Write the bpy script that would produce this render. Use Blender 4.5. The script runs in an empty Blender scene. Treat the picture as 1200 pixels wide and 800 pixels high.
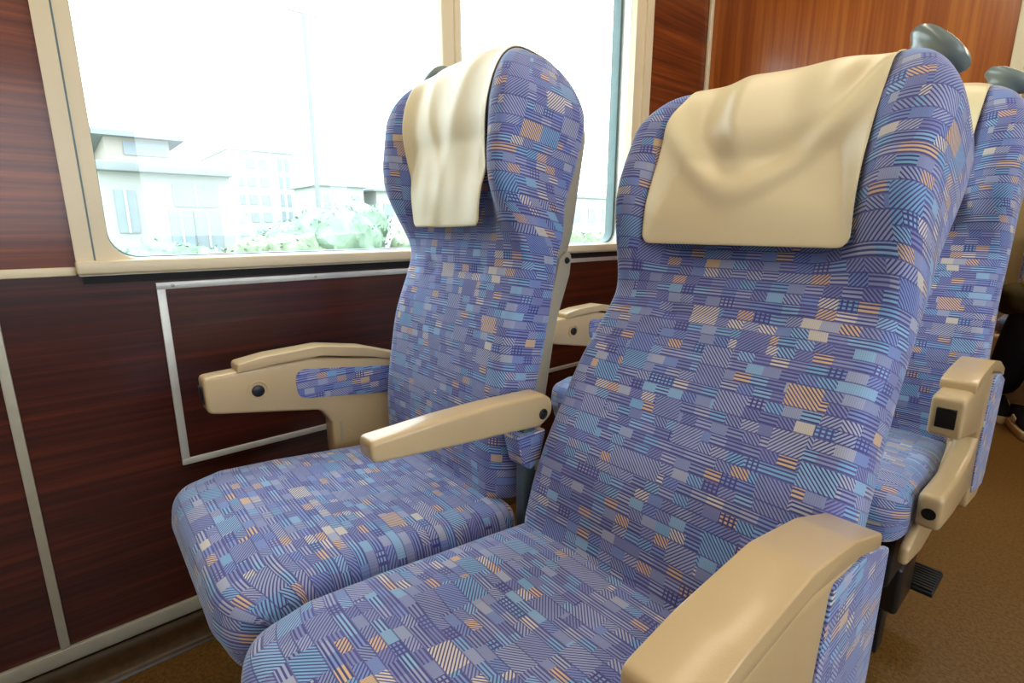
import bpy, bmesh, math, random
from mathutils import Vector, Matrix, noise
random.seed(7)
PI = math.pi
sin, cos = math.sin, math.cos
scene = bpy.context.scene
col = scene.collection


# ------------------------------------------------------------------ utils
def lin(c):
    if isinstance(c, str):
        c = [int(c[i:i + 2], 16) / 255 for i in (0, 2, 4)]
    else:
        c = [v / 255 for v in c]
    return tuple((v / 12.92 if v <= .04045 else ((v + .055) / 1.055) ** 2.4) for v in c) + (1.0,)


def sm(a, b, x):
    t = max(0., min(1., (x - a) / (b - a)))
    return t * t * (3 - 2 * t)


class NT:
    """tiny node-tree helper"""
    def __init__(s, name):
        s.m = bpy.data.materials.new(name)
        s.m.use_nodes = True
        s.t = s.m.node_tree
        s.t.nodes.clear()
        s.out = s.n('ShaderNodeOutputMaterial')

    def n(s, typ, **kw):
        nd = s.t.nodes.new(typ)
        for k, v in kw.items():
            setattr(nd, k, v)
        return nd

    def put(s, sock, v):
        if hasattr(v, 'is_output') or isinstance(v, bpy.types.NodeSocket):
            s.t.links.new(v, sock)
        else:
            sock.default_value = v

    def math(s, op, a, b=0.0, c=None):
        nd = s.n('ShaderNodeMath', operation=op)
        s.put(nd.inputs[0], a)
        s.put(nd.inputs[1], b)
        if c is not None:
            s.put(nd.inputs[2], c)
        return nd.outputs[0]

    def mix(s, f, a, b, blend='MIX'):
        nd = s.n('ShaderNodeMix', data_type='RGBA', blend_type=blend)
        s.put(nd.inputs[0], f)
        s.put(nd.inputs[6], a)
        s.put(nd.inputs[7], b)
        return nd.outputs[2]

    def ramp(s, f, stops, interp='LINEAR'):
        nd = s.n('ShaderNodeValToRGB')
        nd.color_ramp.interpolation = interp
        e = nd.color_ramp.elements
        while len(e) < len(stops):
            e.new(.5)
        for i, (p, c) in enumerate(stops):
            e[i].position = p
            e[i].color = c
        s.put(nd.inputs[0], f)
        return nd.outputs[0]

    def bsdf(s, color, rough=.5, metal=0., spec=.5, **kw):
        b = s.n('ShaderNodeBsdfPrincipled')
        s.put(b.inputs['Base Color'], color)
        s.put(b.inputs['Roughness'], rough)
        s.put(b.inputs['Metallic'], metal)
        s.put(b.inputs['Specular IOR Level'], spec)
        for k, v in kw.items():
            s.put(b.inputs[k.replace('_', ' ')], v)
        s.t.links.new(b.outputs[0], s.out.inputs[0])
        return b

    def bump(s, b, h, strength=.2, dist=.002):
        nd = s.n('ShaderNodeBump')
        nd.inputs['Strength'].default_value = strength
        nd.inputs['Distance'].default_value = dist
        s.put(nd.inputs['Height'], h)
        s.t.links.new(nd.outputs[0], b.inputs['Normal'])


def noise_col(nt, c1, c2, scale, vec=None, detail=3, lo=.35, hi=.65):
    n = nt.n('ShaderNodeTexNoise')
    n.inputs['Scale'].default_value = scale
    n.inputs['Detail'].default_value = detail
    if vec is not None:
        nt.put(n.inputs['Vector'], vec)
    return nt.ramp(n.outputs['Fac'], [(lo, c1), (hi, c2)]), n.outputs['Fac']


def plain(name, c, rough=.5, metal=0., spec=.5, var=.06, scale=20, grain=0, **kw):
    nt = NT(name)
    l = lin(c)
    d = tuple(v * (1 - var) for v in l[:3]) + (1,)
    u = tuple(min(1, v * (1 + var)) for v in l[:3]) + (1,)
    tc = nt.n('ShaderNodeTexCoord').outputs['Object']
    cc, f = noise_col(nt, d, u, scale, tc)
    b = nt.bsdf(cc, rough, metal, spec, **kw)
    if grain:
        n = nt.n('ShaderNodeTexNoise')
        n.inputs['Scale'].default_value = grain
        nt.put(n.inputs['Vector'], tc)
        nt.bump(b, n.outputs['Fac'], .12, .001)
    return nt.m


# ------------------------------------------------------------------ materials
def make_fabric(name):
    nt = NT(name)
    uv = nt.n('ShaderNodeUVMap')
    uv.uv_map = 'UVMap'
    sep = nt.n('ShaderNodeSeparateXYZ')
    nt.t.links.new(uv.outputs[0], sep.inputs[0])
    u, v = sep.outputs[0], sep.outputs[1]
    H, W = .0135, .0195
    V = nt.math('DIVIDE', v, H)
    row = nt.math('FLOOR', V)
    fv = nt.math('FRACT', V)
    wn1 = nt.n('ShaderNodeTexWhiteNoise', noise_dimensions='1D')
    nt.put(wn1.inputs['W'], row)
    U = nt.math('ADD', nt.math('DIVIDE', u, W), nt.math('MULTIPLY', wn1.outputs['Value'], 11.0))
    colu = nt.math('FLOOR', U)
    cmb = nt.n('ShaderNodeCombineXYZ')
    nt.put(cmb.inputs[0], colu)
    nt.put(cmb.inputs[1], row)
    cmb.inputs[2].default_value = 3.7
    wn2 = nt.n('ShaderNodeTexWhiteNoise', noise_dimensions='3D')
    nt.put(wn2.inputs['Vector'], cmb.outputs[0])
    s2 = nt.n('ShaderNodeSeparateColor')
    nt.put(s2.inputs[0], wn2.outputs['Color'])
    ra, rb, rc = s2.outputs[0], s2.outputs[1], s2.outputs[2]
    # two rows tall blocks for hatch / gold clusters
    cmb2 = nt.n('ShaderNodeCombineXYZ')
    nt.put(cmb2.inputs[0], nt.math('FLOOR', nt.math('DIVIDE', u, W * 1.9)))
    nt.put(cmb2.inputs[1], nt.math('FLOOR', nt.math('DIVIDE', V, 2.0)))
    cmb2.inputs[2].default_value = 9.1
    wn3 = nt.n('ShaderNodeTexWhiteNoise', noise_dimensions='3D')
    nt.put(wn3.inputs['Vector'], cmb2.outputs[0])
    s3 = nt.n('ShaderNodeSeparateColor')
    nt.put(s3.inputs[0], wn3.outputs['Color'])
    big = nt.math('LESS_THAN', s3.outputs[0], .2)
    # colour choice
    pick = nt.math('ADD', nt.math('MULTIPLY', ra, nt.math('SUBTRACT', 1.0, big)), nt.math('MULTIPLY', s3.outputs[1], big))
    light = nt.ramp(pick, [
        (0.00, lin('939CC1')), (.17, lin('8197CC')), (.31, lin('95BEDC')), (.45, lin('A7AFCB')),
        (.57, lin('8289B9')), (.69, lin('83B4D7')), (.78, lin('B5B9C8')), (.865, lin('E2BE8A')),
        (.955, lin('E0D6C2'))], 'CONSTANT')
    dark = nt.ramp(rc, [(0, lin('4A4586')), (.5, lin('565094')), (.8, lin('424180'))], 'CONSTANT')
    # patterns

    def stripes(x, duty=.5, soft=.16):
        f = nt.math('FRACT', x)
        tri = nt.math('ABSOLUTE', nt.math('SUBTRACT', nt.math('MULTIPLY', f, 2.0), 1.0))
        mr = nt.n('ShaderNodeMapRange', interpolation_type='SMOOTHSTEP')
        nt.put(mr.inputs[0], tri)
        mr.inputs[1].default_value = duty - soft
        mr.inputs[2].default_value = duty + soft
        return mr.outputs[0]
    fr = 1 / .0048
    hs = stripes(nt.math('MULTIPLY', V, 3.0), .46)
    d1 = stripes(nt.math('MULTIPLY', nt.math('ADD', u, v), fr * 1.0), .44)
    d2 = stripes(nt.math('MULTIPLY', nt.math('SUBTRACT', u, v), fr * 1.0), .44)
    vs = nt.math('MULTIPLY_ADD', stripes(nt.math('MULTIPLY', u, 1 / .0021), .5, .3), .22, .72)
    dots = nt.math('MULTIPLY', hs, stripes(nt.math('MULTIPLY', u, 1 / .0055), .4))
    typ = nt.math('ADD', nt.math('MULTIPLY', rb, nt.math('SUBTRACT', 1.0, big)),
                  nt.math('MULTIPLY', nt.math('MULTIPLY_ADD', s3.outputs[2], .36, .57), big))

    def sel(lo, hi, x):
        return nt.math('MULTIPLY', nt.math('MULTIPLY', nt.math('GREATER_THAN', typ, lo), nt.math('LESS_THAN', typ, hi)), x)
    mask = sel(-1, .42, hs)
    for lo, hi, x in ((.42, .58, vs), (.58, .75, d1), (.75, .93, d2), (.93, 2, dots)):
        mask = nt.math('ADD', mask, sel(lo, hi, x))
    edge = nt.math('MULTIPLY', nt.math('GREATER_THAN', fv, .12), 1.0)
    edge = nt.math('MULTIPLY_ADD', edge, .75, .25)
    edge = nt.math('MAXIMUM', edge, nt.math('MULTIPLY', big, nt.math('GREATER_THAN', nt.math('FRACT', nt.math('DIVIDE', V, 2.0)), .3)))
    mask = nt.math('MULTIPLY', mask, edge)
    c = nt.mix(mask, dark, light)
    # plush wear, large soft variation
    n = nt.n('ShaderNodeTexNoise')
    n.inputs['Scale'].default_value = 7
    nt.put(n.inputs['Vector'], uv.outputs[0])
    c = nt.mix(nt.math('MULTIPLY', n.outputs['Fac'], .09), c, lin('9FB0DA'))
    b = nt.bsdf(c, .85, 0, .25)
    b.inputs['Sheen Weight'].default_value = .5
    b.inputs['Sheen Roughness'].default_value = .45
    b.inputs['Sheen Tint'].default_value = (.75, .86, 1, 1)
    nt.bump(b, mask, .35, .0012)
    return nt.m


def make_wood(name, axis, c_dark, c_mid, c_light, rough=.32, coat=.25, fine=70):
    nt = NT(name)
    tc = nt.n('ShaderNodeTexCoord').outputs['Object']
    mp = nt.n('ShaderNodeMapping')
    nt.put(mp.inputs['Vector'], tc)
    sc = [fine, fine, fine]
    sc[axis] = fine * .018
    mp.inputs['Scale'].default_value = sc
    a = nt.n('ShaderNodeTexNoise')
    a.inputs['Scale'].default_value = 1.0
    a.inputs['Detail'].default_value = 5
    a.inputs['Roughness'].default_value = .65
    nt.put(a.inputs['Vector'], mp.outputs[0])
    mp2 = nt.n('ShaderNodeMapping')
    nt.put(mp2.inputs['Vector'], tc)
    sc2 = [9, 9, 9]
    sc2[axis] = .8
    mp2.inputs['Scale'].default_value = sc2
    b2 = nt.n('ShaderNodeTexNoise')
    b2.inputs['Detail'].default_value = 2
    b2.inputs['Scale'].default_value = 1.0
    nt.put(b2.inputs['Vector'], mp2.outputs[0])
    f = nt.math('ADD', nt.math('MULTIPLY', a.outputs['Fac'], .7), nt.math('MULTIPLY', b2.outputs['Fac'], .35))
    c = nt.ramp(f, [(.36, lin(c_dark)), (.53, lin(c_mid)), (.68, lin(c_light))])
    b = nt.bsdf(c, rough, 0, .4)
    b.inputs['Coat Weight'].default_value = coat
    b.inputs['Coat Roughness'].default_value = .12
    return nt.m


FAB = make_fabric('moquette_fabric')
WOOD = make_wood('mahogany_panel', 1, '220B06', '42170B', '602612')  # darkened to carry the shade on the lower wall
WOODLIT = make_wood('mahogany_upper', 1, '45190A', '743512', '9A5020')  # same veneer, with the brighter light of the upper wall in its colour
WOODV = make_wood('mahogany_partition', 2, '7E3B10', '9E521A', 'B86B26', rough=.3, coat=.3, fine=60)
CREAM = plain('cream_plastic', 'C6AB7E', .30, 0, .45, .03, 8, 900, Coat_Weight=.35, Coat_Roughness=.12)
CREAMD = plain('cream_grey_plastic', 'ACA188', .42, 0, .4, .03, 8, 900)
BEIGE = plain('beige_window_trim', 'E3D3AE', .32, 0, .5, .03, 6)
LEATHER = plain('cream_leatherette', 'EDDCAE', .36, 0, .5, .03, 5, 1400)
ALU = plain('brushed_aluminium', 'D6D5CB', .4, .3, .5, .05, 30)
POSTM = plain('satin_trim', 'B3AD98', .4, .25, .5, .05, 30)
BLACK = plain('black_plastic', '141416', .35, 0, .5, .1, 30)
DARKM = plain('dark_steel', '26282A', .45, .5, .5, .1, 30)
GREYG = plain('grey_green_plastic', '76827C', .25, 0, .55, .04, 10)
STEELG = plain('grey_green_steel', '5F6A68', .45, .3, .5, .05, 10)
CHROME = plain('screw_steel', 'A8A59C', .3, .9, .5, .05, 40)
RUBBER = plain('window_seal', '5E7474', .35, 0, .5, .05, 20)
CEIL = plain('ceiling_panel', 'E6DFCC', .5, 0, .4, .02, 4)
VEST = plain('vestibule_panel', 'B9AA7C', .45, 0, .4, .03, 4)
SILLSHADE = plain('dark_gap', '1A1714', .6, 0, .3, .1, 10)  # near-black that paints the shadow below the sill


def make_floor():
    nt = NT('speckled_floor')
    tc = nt.n('ShaderNodeTexCoord').outputs['Object']
    c1, f1 = noise_col(nt, lin('573C14'), lin('745220'), 140, tc, 4, .38, .62)
    n = nt.n('ShaderNodeTexNoise')
    n.inputs['Scale'].default_value = 420
    nt.put(n.inputs['Vector'], tc)
    m = nt.ramp(n.outputs['Fac'], [(.60, (0, 0, 0, 1)), (.68, (1, 1, 1, 1))])
    c = nt.mix(nt.math('MULTIPLY', m, .55), c1, lin('A9813E'))
    b = nt.bsdf(c, .38, 0, .4)
    nt.bump(b, n.outputs['Fac'], .25, .002)
    return nt.m


FLOOR = make_floor()


def make_glass():
    nt = NT('window_glass')
    tr = nt.n('ShaderNodeBsdfTransparent')
    tr.inputs[0].default_value = (.97, 1, .985, 1)
    gl = nt.n('ShaderNodeBsdfGlossy')
    gl.inputs['Roughness'].default_value = .02
    lw = nt.n('ShaderNodeLayerWeight')
    lw.inputs['Blend'].default_value = .5
    mx = nt.n('ShaderNodeMixShader')
    nt.put(mx.inputs[0], nt.math('MULTIPLY_ADD', nt.math('POWER', lw.outputs['Facing'], 5.0), .5, .03))
    nt.t.links.new(tr.outputs[0], mx.inputs[1])
    nt.t.links.new(gl.outputs[0], mx.inputs[2])
    nt.t.links.new(mx.outputs[0], nt.out.inputs[0])
    return nt.m


GLASS = make_glass()


def emis(name, c, s):
    nt = NT(name)
    e = nt.n('ShaderNodeEmission')
    e.inputs[0].default_value = c
    e.inputs[1].default_value = s
    nt.t.links.new(e.outputs[0], nt.out.inputs[0])
    return nt.m


# ------------------------------------------------------------------ mesh helpers
def finish(me, smooth=True, angle=40):
    if smooth:
        me.shade_smooth()
        me.set_sharp_from_angle(angle=math.radians(angle))


def link(name, me, mat, parent=None, loc=(0, 0, 0)):
    o = bpy.data.objects.new(name, me)
    col.objects.link(o)
    if mat:
        me.materials.append(mat)
    o.parent = parent
    o.location = loc
    return o


def box_uv(bm):
    uvl = bm.loops.layers.uv.new('UVMap')
    for f in bm.faces:
        n = f.normal
        a = [abs(n.x), abs(n.y), abs(n.z)]
        k = a.index(max(a))
        for l in f.loops:
            c = l.vert.co
            l[uvl].uv = ((c.y, c.z), (c.x, c.z), (c.x, c.y))[k]


def bm_obj(name, bm, mat, parent=None, loc=(0, 0, 0), bevel=0, seg=3, angle=40, smooth=True):
    bmesh.ops.recalc_face_normals(bm, faces=bm.faces)
    if bevel:
        es = [e for e in bm.edges if len(e.link_faces) == 2 and e.calc_face_angle(0) > math.radians(30)]
        bmesh.ops.bevel(bm, geom=es, offset=bevel, segments=seg, profile=.5, affect='EDGES', clamp_overlap=True)
    bm.normal_update()
    box_uv(bm)
    me = bpy.data.meshes.new(name)
    bm.to_mesh(me)
    bm.free()
    finish(me, smooth, angle)
    return link(name, me, mat, parent, loc)


def add_box(bm, x0, x1, y0, y1, z0, z1):
    vs = [bm.verts.new((x, y, z)) for x in (x0, x1) for y in (y0, y1) for z in (z0, z1)]
    for q in ((0, 1, 3, 2), (4, 6, 7, 5), (0, 4, 5, 1), (2, 3, 7, 6), (0, 2, 6, 4), (1, 5, 7, 3)):
        bm.faces.new([vs[i] for i in q])


def box(name, r, mat, parent=None, bevel=0, **kw):
    bm = bmesh.new()
    rs = r if isinstance(r[0], (tuple, list)) else [r]
    for q in rs:
        add_box(bm, *q)
    return bm_obj(name, bm, mat, parent, bevel=bevel, **kw)


def add_prism(bm, pts, a, b, axis=0):
    """polygon pts extruded from a to b along axis; pts are the other two coords in order"""
    def mk(p, h):
        if axis == 0:
            return (h, p[0], p[1])
        if axis == 1:
            return (p[0], h, p[1])
        return (p[0], p[1], h)
    v0 = [bm.verts.new(mk(p, a)) for p in pts]
    v1 = [bm.verts.new(mk(p, b)) for p in pts]
    n = len(pts)
    bm.faces.new(v0)
    bm.faces.new(v1[::-1])
    for i in range(n):
        bm.faces.new((v0[i], v1[i], v1[(i + 1) % n], v0[(i + 1) % n]))


def prism(name, pts, a, b, mat, parent=None, axis=0, bevel=0, **kw):
    bm = bmesh.new()
    add_prism(bm, pts, a, b, axis)
    return bm_obj(name, bm, mat, parent, bevel=bevel, **kw)


def arc(cx, cy, r, a0, a1, n=6):
    return [(cx + r * cos(a0 + (a1 - a0) * i / n), cy + r * sin(a0 + (a1 - a0) * i / n)) for i in range(n + 1)]


def rounded(pts, radii, n=5):
    """round the corners of a polygon"""
    out = []
    m = len(pts)
    for i, p in enumerate(pts):
        r = radii[i] if isinstance(radii, (list, tuple)) else radii
        P = Vector(p)
        A = (Vector(pts[i - 1]) - P)
        B = (Vector(pts[(i + 1) % m]) - P)
        if r <= 0:
            out.append(tuple(P))
            continue
        la, lb = A.length, B.length
        A.normalize()
        B.normalize()
        ang = A.angle(B)
        d = min(r / math.tan(ang / 2), la * .48, lb * .48)
        p0, p1 = P + A * d, P + B * d
        for k in range(n + 1):
            t = k / n
            q = (1 - t) ** 2 * p0 + 2 * t * (1 - t) * P + t * t * p1
            out.append(tuple(q))
    return out


def grid_mesh(name, P, UV, mat, parent=None, closed=True, cap0=False, cap1=False, loc=(0, 0, 0), angle=60, subsurf=0):
    """P[i][j] points, closed in j; UV[i][j] has one column more than P when closed"""
    me = bpy.data.meshes.new(name)
    n, m = len(P), len(P[0])
    verts = [tuple(p) for r in P for p in r]
    faces, uvs = [], []
    mm = m if closed else m - 1
    for i in range(n - 1):
        for j in range(mm):
            k = (j + 1) % m
            faces.append((i * m + j, i * m + k, (i + 1) * m + k, (i + 1) * m + j))
            uvs += [UV[i][j], UV[i][j + 1], UV[i + 1][j + 1], UV[i + 1][j]]
    if cap0:
        faces.append(tuple(range(m))[::-1])
        uvs += [(P[0][j][1], P[0][j][2]) for j in range(m)][::-1]
    if cap1:
        faces.append(tuple(range((n - 1) * m, n * m)))
        uvs += [(P[-1][j][1], P[-1][j][2]) for j in range(m)]
    me.from_pydata(verts, [], faces)
    lay = me.uv_layers.new(name='UVMap')
    for i, q in enumerate(uvs):
        lay.data[i].uv = q
    bm = bmesh.new()
    bm.from_mesh(me)
    bmesh.ops.recalc_face_normals(bm, faces=bm.faces)
    bm.to_mesh(me)
    bm.free()
    finish(me, True, angle)
    o = link(name, me, mat, parent, loc)
    if subsurf:
        s = o.modifiers.new('sub', 'SUBSURF')
        s.levels = s.render_levels = subsurf
    return o


def lathe(name, prof, mat, parent=None, loc=(0, 0, 0), rot=(0, 0, 0), sx=1, sy=1, n=32):
    bm = bmesh.new()
    rings = []
    for r, z in prof:
        if r < 1e-6:
            rings.append([bm.verts.new((0, 0, z))])
        else:
            rings.append([bm.verts.new((r * cos(2 * PI * k / n) * sx, r * sin(2 * PI * k / n) * sy, z)) for k in range(n)])
    for a, b in zip(rings, rings[1:]):
        for k in range(n):
            q = [a[k % len(a)], a[(k + 1) % len(a)], b[(k + 1) % len(b)], b[k % len(b)]]
            q2 = []
            for v in q:
                if v not in q2:
                    q2.append(v)
            if len(q2) >= 3:
                bm.faces.new(q2)
    o = bm_obj(name, bm, mat, parent, loc)
    o.rotation_euler = rot
    return o


def tag(o, label=None, cat=None, group=None, kind=None):
    for k, v in (('label', label), ('category', cat), ('group', group), ('kind', kind)):
        if v:
            o[k] = v
    return o


def empty(name, loc, label, cat, group=None, kind=None):
    o = bpy.data.objects.new(name, None)
    o.empty_display_size = .05
    col.objects.link(o)
    o.location = loc
    return tag(o, label, cat, group, kind)


def st(o):
    o['kind'] = 'structure'
    return o


def copy_tree(o, parent=None):
    c = o.copy()
    col.objects.link(c)
    c.parent = parent
    for ch in list(o.children):
        copy_tree(ch, c)
    return c


# ------------------------------------------------------------------ seats
HW = .187          # half width of a seat back
T0, RT = .605, .114
JY, JZ = .465, .44  # hinge line, row-local y, height
PITCH = .857


def nf(x, t, dim=True):
    """front surface of the back, forward offset"""
    a = abs(x) / HW
    c = .010 * sm(0, .14, t) * (1 - sm(.22, .36, t)) + .018 * sm(.44, .54, t) + .026 * sm(.50, .62, t)
    c += -.006 * (1 - sm(0, .06, t))
    low = .004 * sm(.55, .85, a) * (1 - sm(.3, .42, t)) - .010 * sm(.25, .38, t) * (1 - sm(.38, .46, t)) * sm(.5, .9, a)
    wing = .055 * sm(.37, .50, t) * sm(.48, .86, a) * (1 - .45 * sm(.5, .62, t))
    if dim:
        for dx in (-.075, .075):
            d2 = ((x - dx) / .016) ** 2 + ((t - .355) / .012) ** 2
            c -= .010 * math.exp(-d2)
        c -= .004 * math.exp(-((t - .355) / .008) ** 2) * (1 - sm(.35, .5, a))
    return c + low + wing


def nb(t):
    return -.058 - .016 * sm(.05, .3, t) - .008 * sm(.395, .425, t) + .004 * sm(.43, .48, t) - .016 * sm(.47, .58, t)


def back_pt(x, front, phi):
    """point over the rounded top; phi 0 front .. pi/2 ridge"""
    f, b = nf(x, T0), nb(T0)
    mid = (f + b) / 2 - .004
    a = abs(x) / HW
    R = RT * (1 - .56 * min(a, 1.05) ** 3.4)
    t = T0 + R * sin(phi)
    n = mid + ((f if front else b) - mid) * max(0, cos(phi)) ** .55
    return n, t


def make_back(parent, cx, recline, side, wf=1.0):
    """backrest; side=+1: grab handle on +x corner, -1 on -x corner"""
    W = HW * wf
    # loop pattern: normalised (x, depth)   depth 1 = front, 0 = back
    ts = [-.010, -.007, -.001, .008, .02, .035] + [.05 + .0125 * i for i in range(45)]
    ts = [t for t in ts if t < T0 - .004]
    secs = [('s', t) for t in ts] + [('p', PI / 2 * k / 12) for k in range(0, 13)]
    P, UV = [], []
    NFr, NS, NB = 45, 9, 14
    for kind, q in secs:
        row, us = [], []
        if kind == 's':
            t = q
            w = W - .005 * (1 - sm(-.010, .008, t)) + .004 * sm(.45, .58, t) + .010 * (wf > 1) * (1 - sm(.05, .34, t))
            for j in range(NFr):
                xh = -1 + 2 * j / (NFr - 1)
                xh = math.copysign(abs(xh) ** .82, xh)
                x = xh * w
                e = max(0, (abs(x) - (w - .026)) / .026)
                drop = .026 * (1 - math.sqrt(max(0, 1 - e * e)))
                row.append((x, nf(x, t) - drop, t))
            f_e = row[-1][1]
            b = nb(t)
            for j in range(1, NS + 1):
                s = j / (NS + 1)
                row.append((w + .003 * sin(PI * s), f_e + (b - f_e) * s, t))
            for j in range(NB):
                s = 1 - 2 * j / (NB - 1)
                row.append((s * (w - .004), b, t))
            f_l = row[0][1]
            for j in range(1, NS + 1):
                s = j / (NS + 1)
                row.append((-w - .003 * sin(PI * s), b + (f_l - b) * s, t))
        else:
            phi = q
            base = P[-1] if False else None
            w = W + .004 - .044 * (1 - cos(phi)) ** 1.1
            for j in range(NFr):
                xh = -1 + 2 * j / (NFr - 1)
                xh = math.copysign(abs(xh) ** .82, xh)
                x = xh * w
                e = max(0, (abs(x) - (w - .026)) / .026)
                drop = .026 * (1 - math.sqrt(max(0, 1 - e * e))) * cos(phi)
                n, t = back_pt(x, True, phi)
                row.append((x, n - drop, t))
            f_e = row[-1]
            nbk, tb = back_pt(w, False, phi)
            for j in range(1, NS + 1):
                s = j / (NS + 1)
                row.append((w + .003 * sin(PI * s), f_e[1] + (nbk - f_e[1]) * s, f_e[2]))
            for j in range(NB):
                s = 1 - 2 * j / (NB - 1)
                x = s * (w - .004)
                n, t = back_pt(x, False, phi)
                row.append((x, n, t))
            f_l = row[0]
            for j in range(1, NS + 1):
                s = j / (NS + 1)
                row.append((-w - .003 * sin(PI * s), nbk + (f_l[1] - nbk) * s, f_l[2]))
        P.append([(x, -n, t) for x, n, t in row])
        # arc length coordinate round the section, zero at the middle of the front
        L = [0]
        for j in range(len(row)):
            a, b_ = row[j], row[(j + 1) % len(row)]
            L.append(L[-1] + math.hypot(b_[0] - a[0], b_[1] - a[1]))
        mid = L[NFr // 2]
        UV.append([l - mid for l in L])
    # v coordinate: arc along front centre
    vv = [0]
    for i in range(1, len(P)):
        a, b_ = P[i - 1][NFr // 2], P[i][NFr // 2]
        vv.append(vv[-1] + math.hypot(b_[1] - a[1], b_[2] - a[2]))
    ref = UV[10]
    UVs = []
    for i, r in enumerate(UV):
        if i < len(ts):
            vc = [vv[i]] * len(r)
        else:
            pa, pb = P[i - 1], P[i]
            m_ = len(pa)
            vc = [vc[j] + math.dist(pa[j % m_], pb[j % m_]) for j in range(len(r))]
        UVs.append([(u, v_) for u, v_ in zip(r if i < len(ts) else UV[len(ts) - 1], vc)])
    o = grid_mesh('backrest', P, UVs, FAB, parent, True, True, False, (cx, JY, JZ), 70, 1)
    o.rotation_euler.x = -recline
    # rear shell, moulded plastic
    bm = bmesh.new()
    out = rounded([(-.170, .0), (.170, .0), (.174, .40), (.180, .44), (.180, .60), (.140, .655), (-.140, .655), (-.180, .60), (-.180, .44), (-.174, .40)], [.02, .02, .02, .02, .05, .06, .06, .05, .02, .02])
    add_prism(bm, out, .072, .108, 1)
    tag(bm_obj('back_shell', bm, CREAMD, o, bevel=.008), 'beige plastic shell behind the backrest')
    # side frame arm that carries the shell, with pivot screw
    for s in (-1, 1):
        x0, x1 = (.160, .180) if s > 0 else (-.180, -.160)
        pts = [(.046, .035), (.074, .03), (.098, .30), (.112, .372), (.110, .402), (.098, .410), (.084, .392), (.073, .31)]
        fr = prism('hinge_arm', rounded(pts, .006, 3), x0, x1, CREAMD, o, 0, .002)
        lathe('screw', [(0, .003), (.004, .003), (.0055, .001), (.0055, -.004)], DARKM, fr, (s * .180, .100, .393), (0, s * PI / 2, 0), n=16)
    # grab handle(s) at the outer top corner
    tag(grab_handle(o, side), 'grey-green mushroom-shaped grab handle')
    return o


def grab_handle(parent, s):
    prof = [(.0, -.095), (.030, -.095), (.027, -.050), (.0255, -.030), (.026, -.020), (.029, -.0130), (.036, -.0085), (.0425, -.004), (.0445, .002),
            (.0435, .0075), (.038, .0115), (.028, .0140), (.014, .0152), (0, .0155)]
    loc = (.137, .050, .756) if s > 0 else (-.180, .036, .716)
    h = lathe('grab_handle', prof, GREYG, parent, loc, (math.radians(8 if s > 0 else 0), s * math.radians(44), 0), 1.0, .78, 40)
    return h


def cover_pts(kind, i, j, NI, NJ):
    """point of the headrest cover; i along length (front hem -> back hem), j across"""
    hw = .131
    s = i / (NI - 1)
    xh = -1 + 2 * j / (NJ - 1)
    HEM = .440 if kind == 'aisle' else .425
    Lf = T0 - HEM
    Lt = .19
    Lb = .12
    tot = Lf + Lt + Lb
    d = s * tot
    e = max(0, (abs(xh) - .93) / .07)
    d += .010 * (1 - math.sqrt(max(0, 1 - e * e))) * max(0, 1 - d / .03)
    if kind == 'window':
        hwl = hw * (1 - .16 * (1 - sm(0, Lf + .05, d)))
    else:
        hwl = hw * (1 + .035 * (1 - sm(0, Lf, d)))
    x = xh * hwl
    c0 = nf(0, T0)

    def cov(x, t):
        base = max(nf(x, t, False), .016 + .016 * sm(.40, .5, t))
        return base
    if d < Lf:
        t = HEM + d
        n = cov(x, t)
    elif d < Lf + Lt:
        ph = (d - Lf) / Lt * PI
        if ph <= PI / 2:
            n, t = back_pt(x, True, ph)
            n = max(n, n + (cov(x, T0) - nf(x, T0)) * cos(ph))
        else:
            n, t = back_pt(x, False, PI - ph)
    else:
        t = T0 - (d - Lf - Lt)
        n = nb(T0)
    off = .0068
    w = 1 - sm(Lf + .02, Lf + .10, d)
    off -= .0036 * sm(Lf * .75, Lf + .03, d)
    if kind == 'aisle':
        # sagging U shaped crease from the two top corners
        yy = d / Lf
        ux = x + .012
        U = .42 + 9.5 * abs(ux) ** 1.6 * 1.9
        k = (yy - U)
        off += w * (.0075 * math.exp(-(k / .11) ** 2) - .0045 * math.exp(-((k - .26) / .13) ** 2))
        off += w * .006 * math.exp(-(((x + .03) + (yy - .8) * .05) / .016) ** 2) * sm(.45, .8, yy)
        off += .003 * w * sin(x * 60 + yy * 3) * sm(.3, .8, yy)
    elif kind == 'window':
        yy = d / Lf
        off += w * .003 * math.exp(-(((x + .055) - (1 - yy) * .07) / .014) ** 2) * sm(.05, .6, yy)
        off += w * .002 * math.exp(-(((x - .02) + (1 - yy) * .06) / .018) ** 2)
        off += w * .010 * (1 - sm(0, .55, yy)) * sm(.0, .9, xh)
        off += w * .0012 * sin(x * 70)
    else:
        off += w * .003 * sin(x * 50 + d * 20)
    off -= .0022 * sm(.75, 1, abs(xh)) * sm(Lf * .2, Lf * .8, d)
    # direction of offset
    if d < Lf:
        return (x, -(n + off), t)
    if d < Lf + Lt:
        ph = (d - Lf) / Lt * PI
        return (x, -(n + off * cos(ph)), t + off * sin(ph))
    return (x, -(n - off), t)


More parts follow.
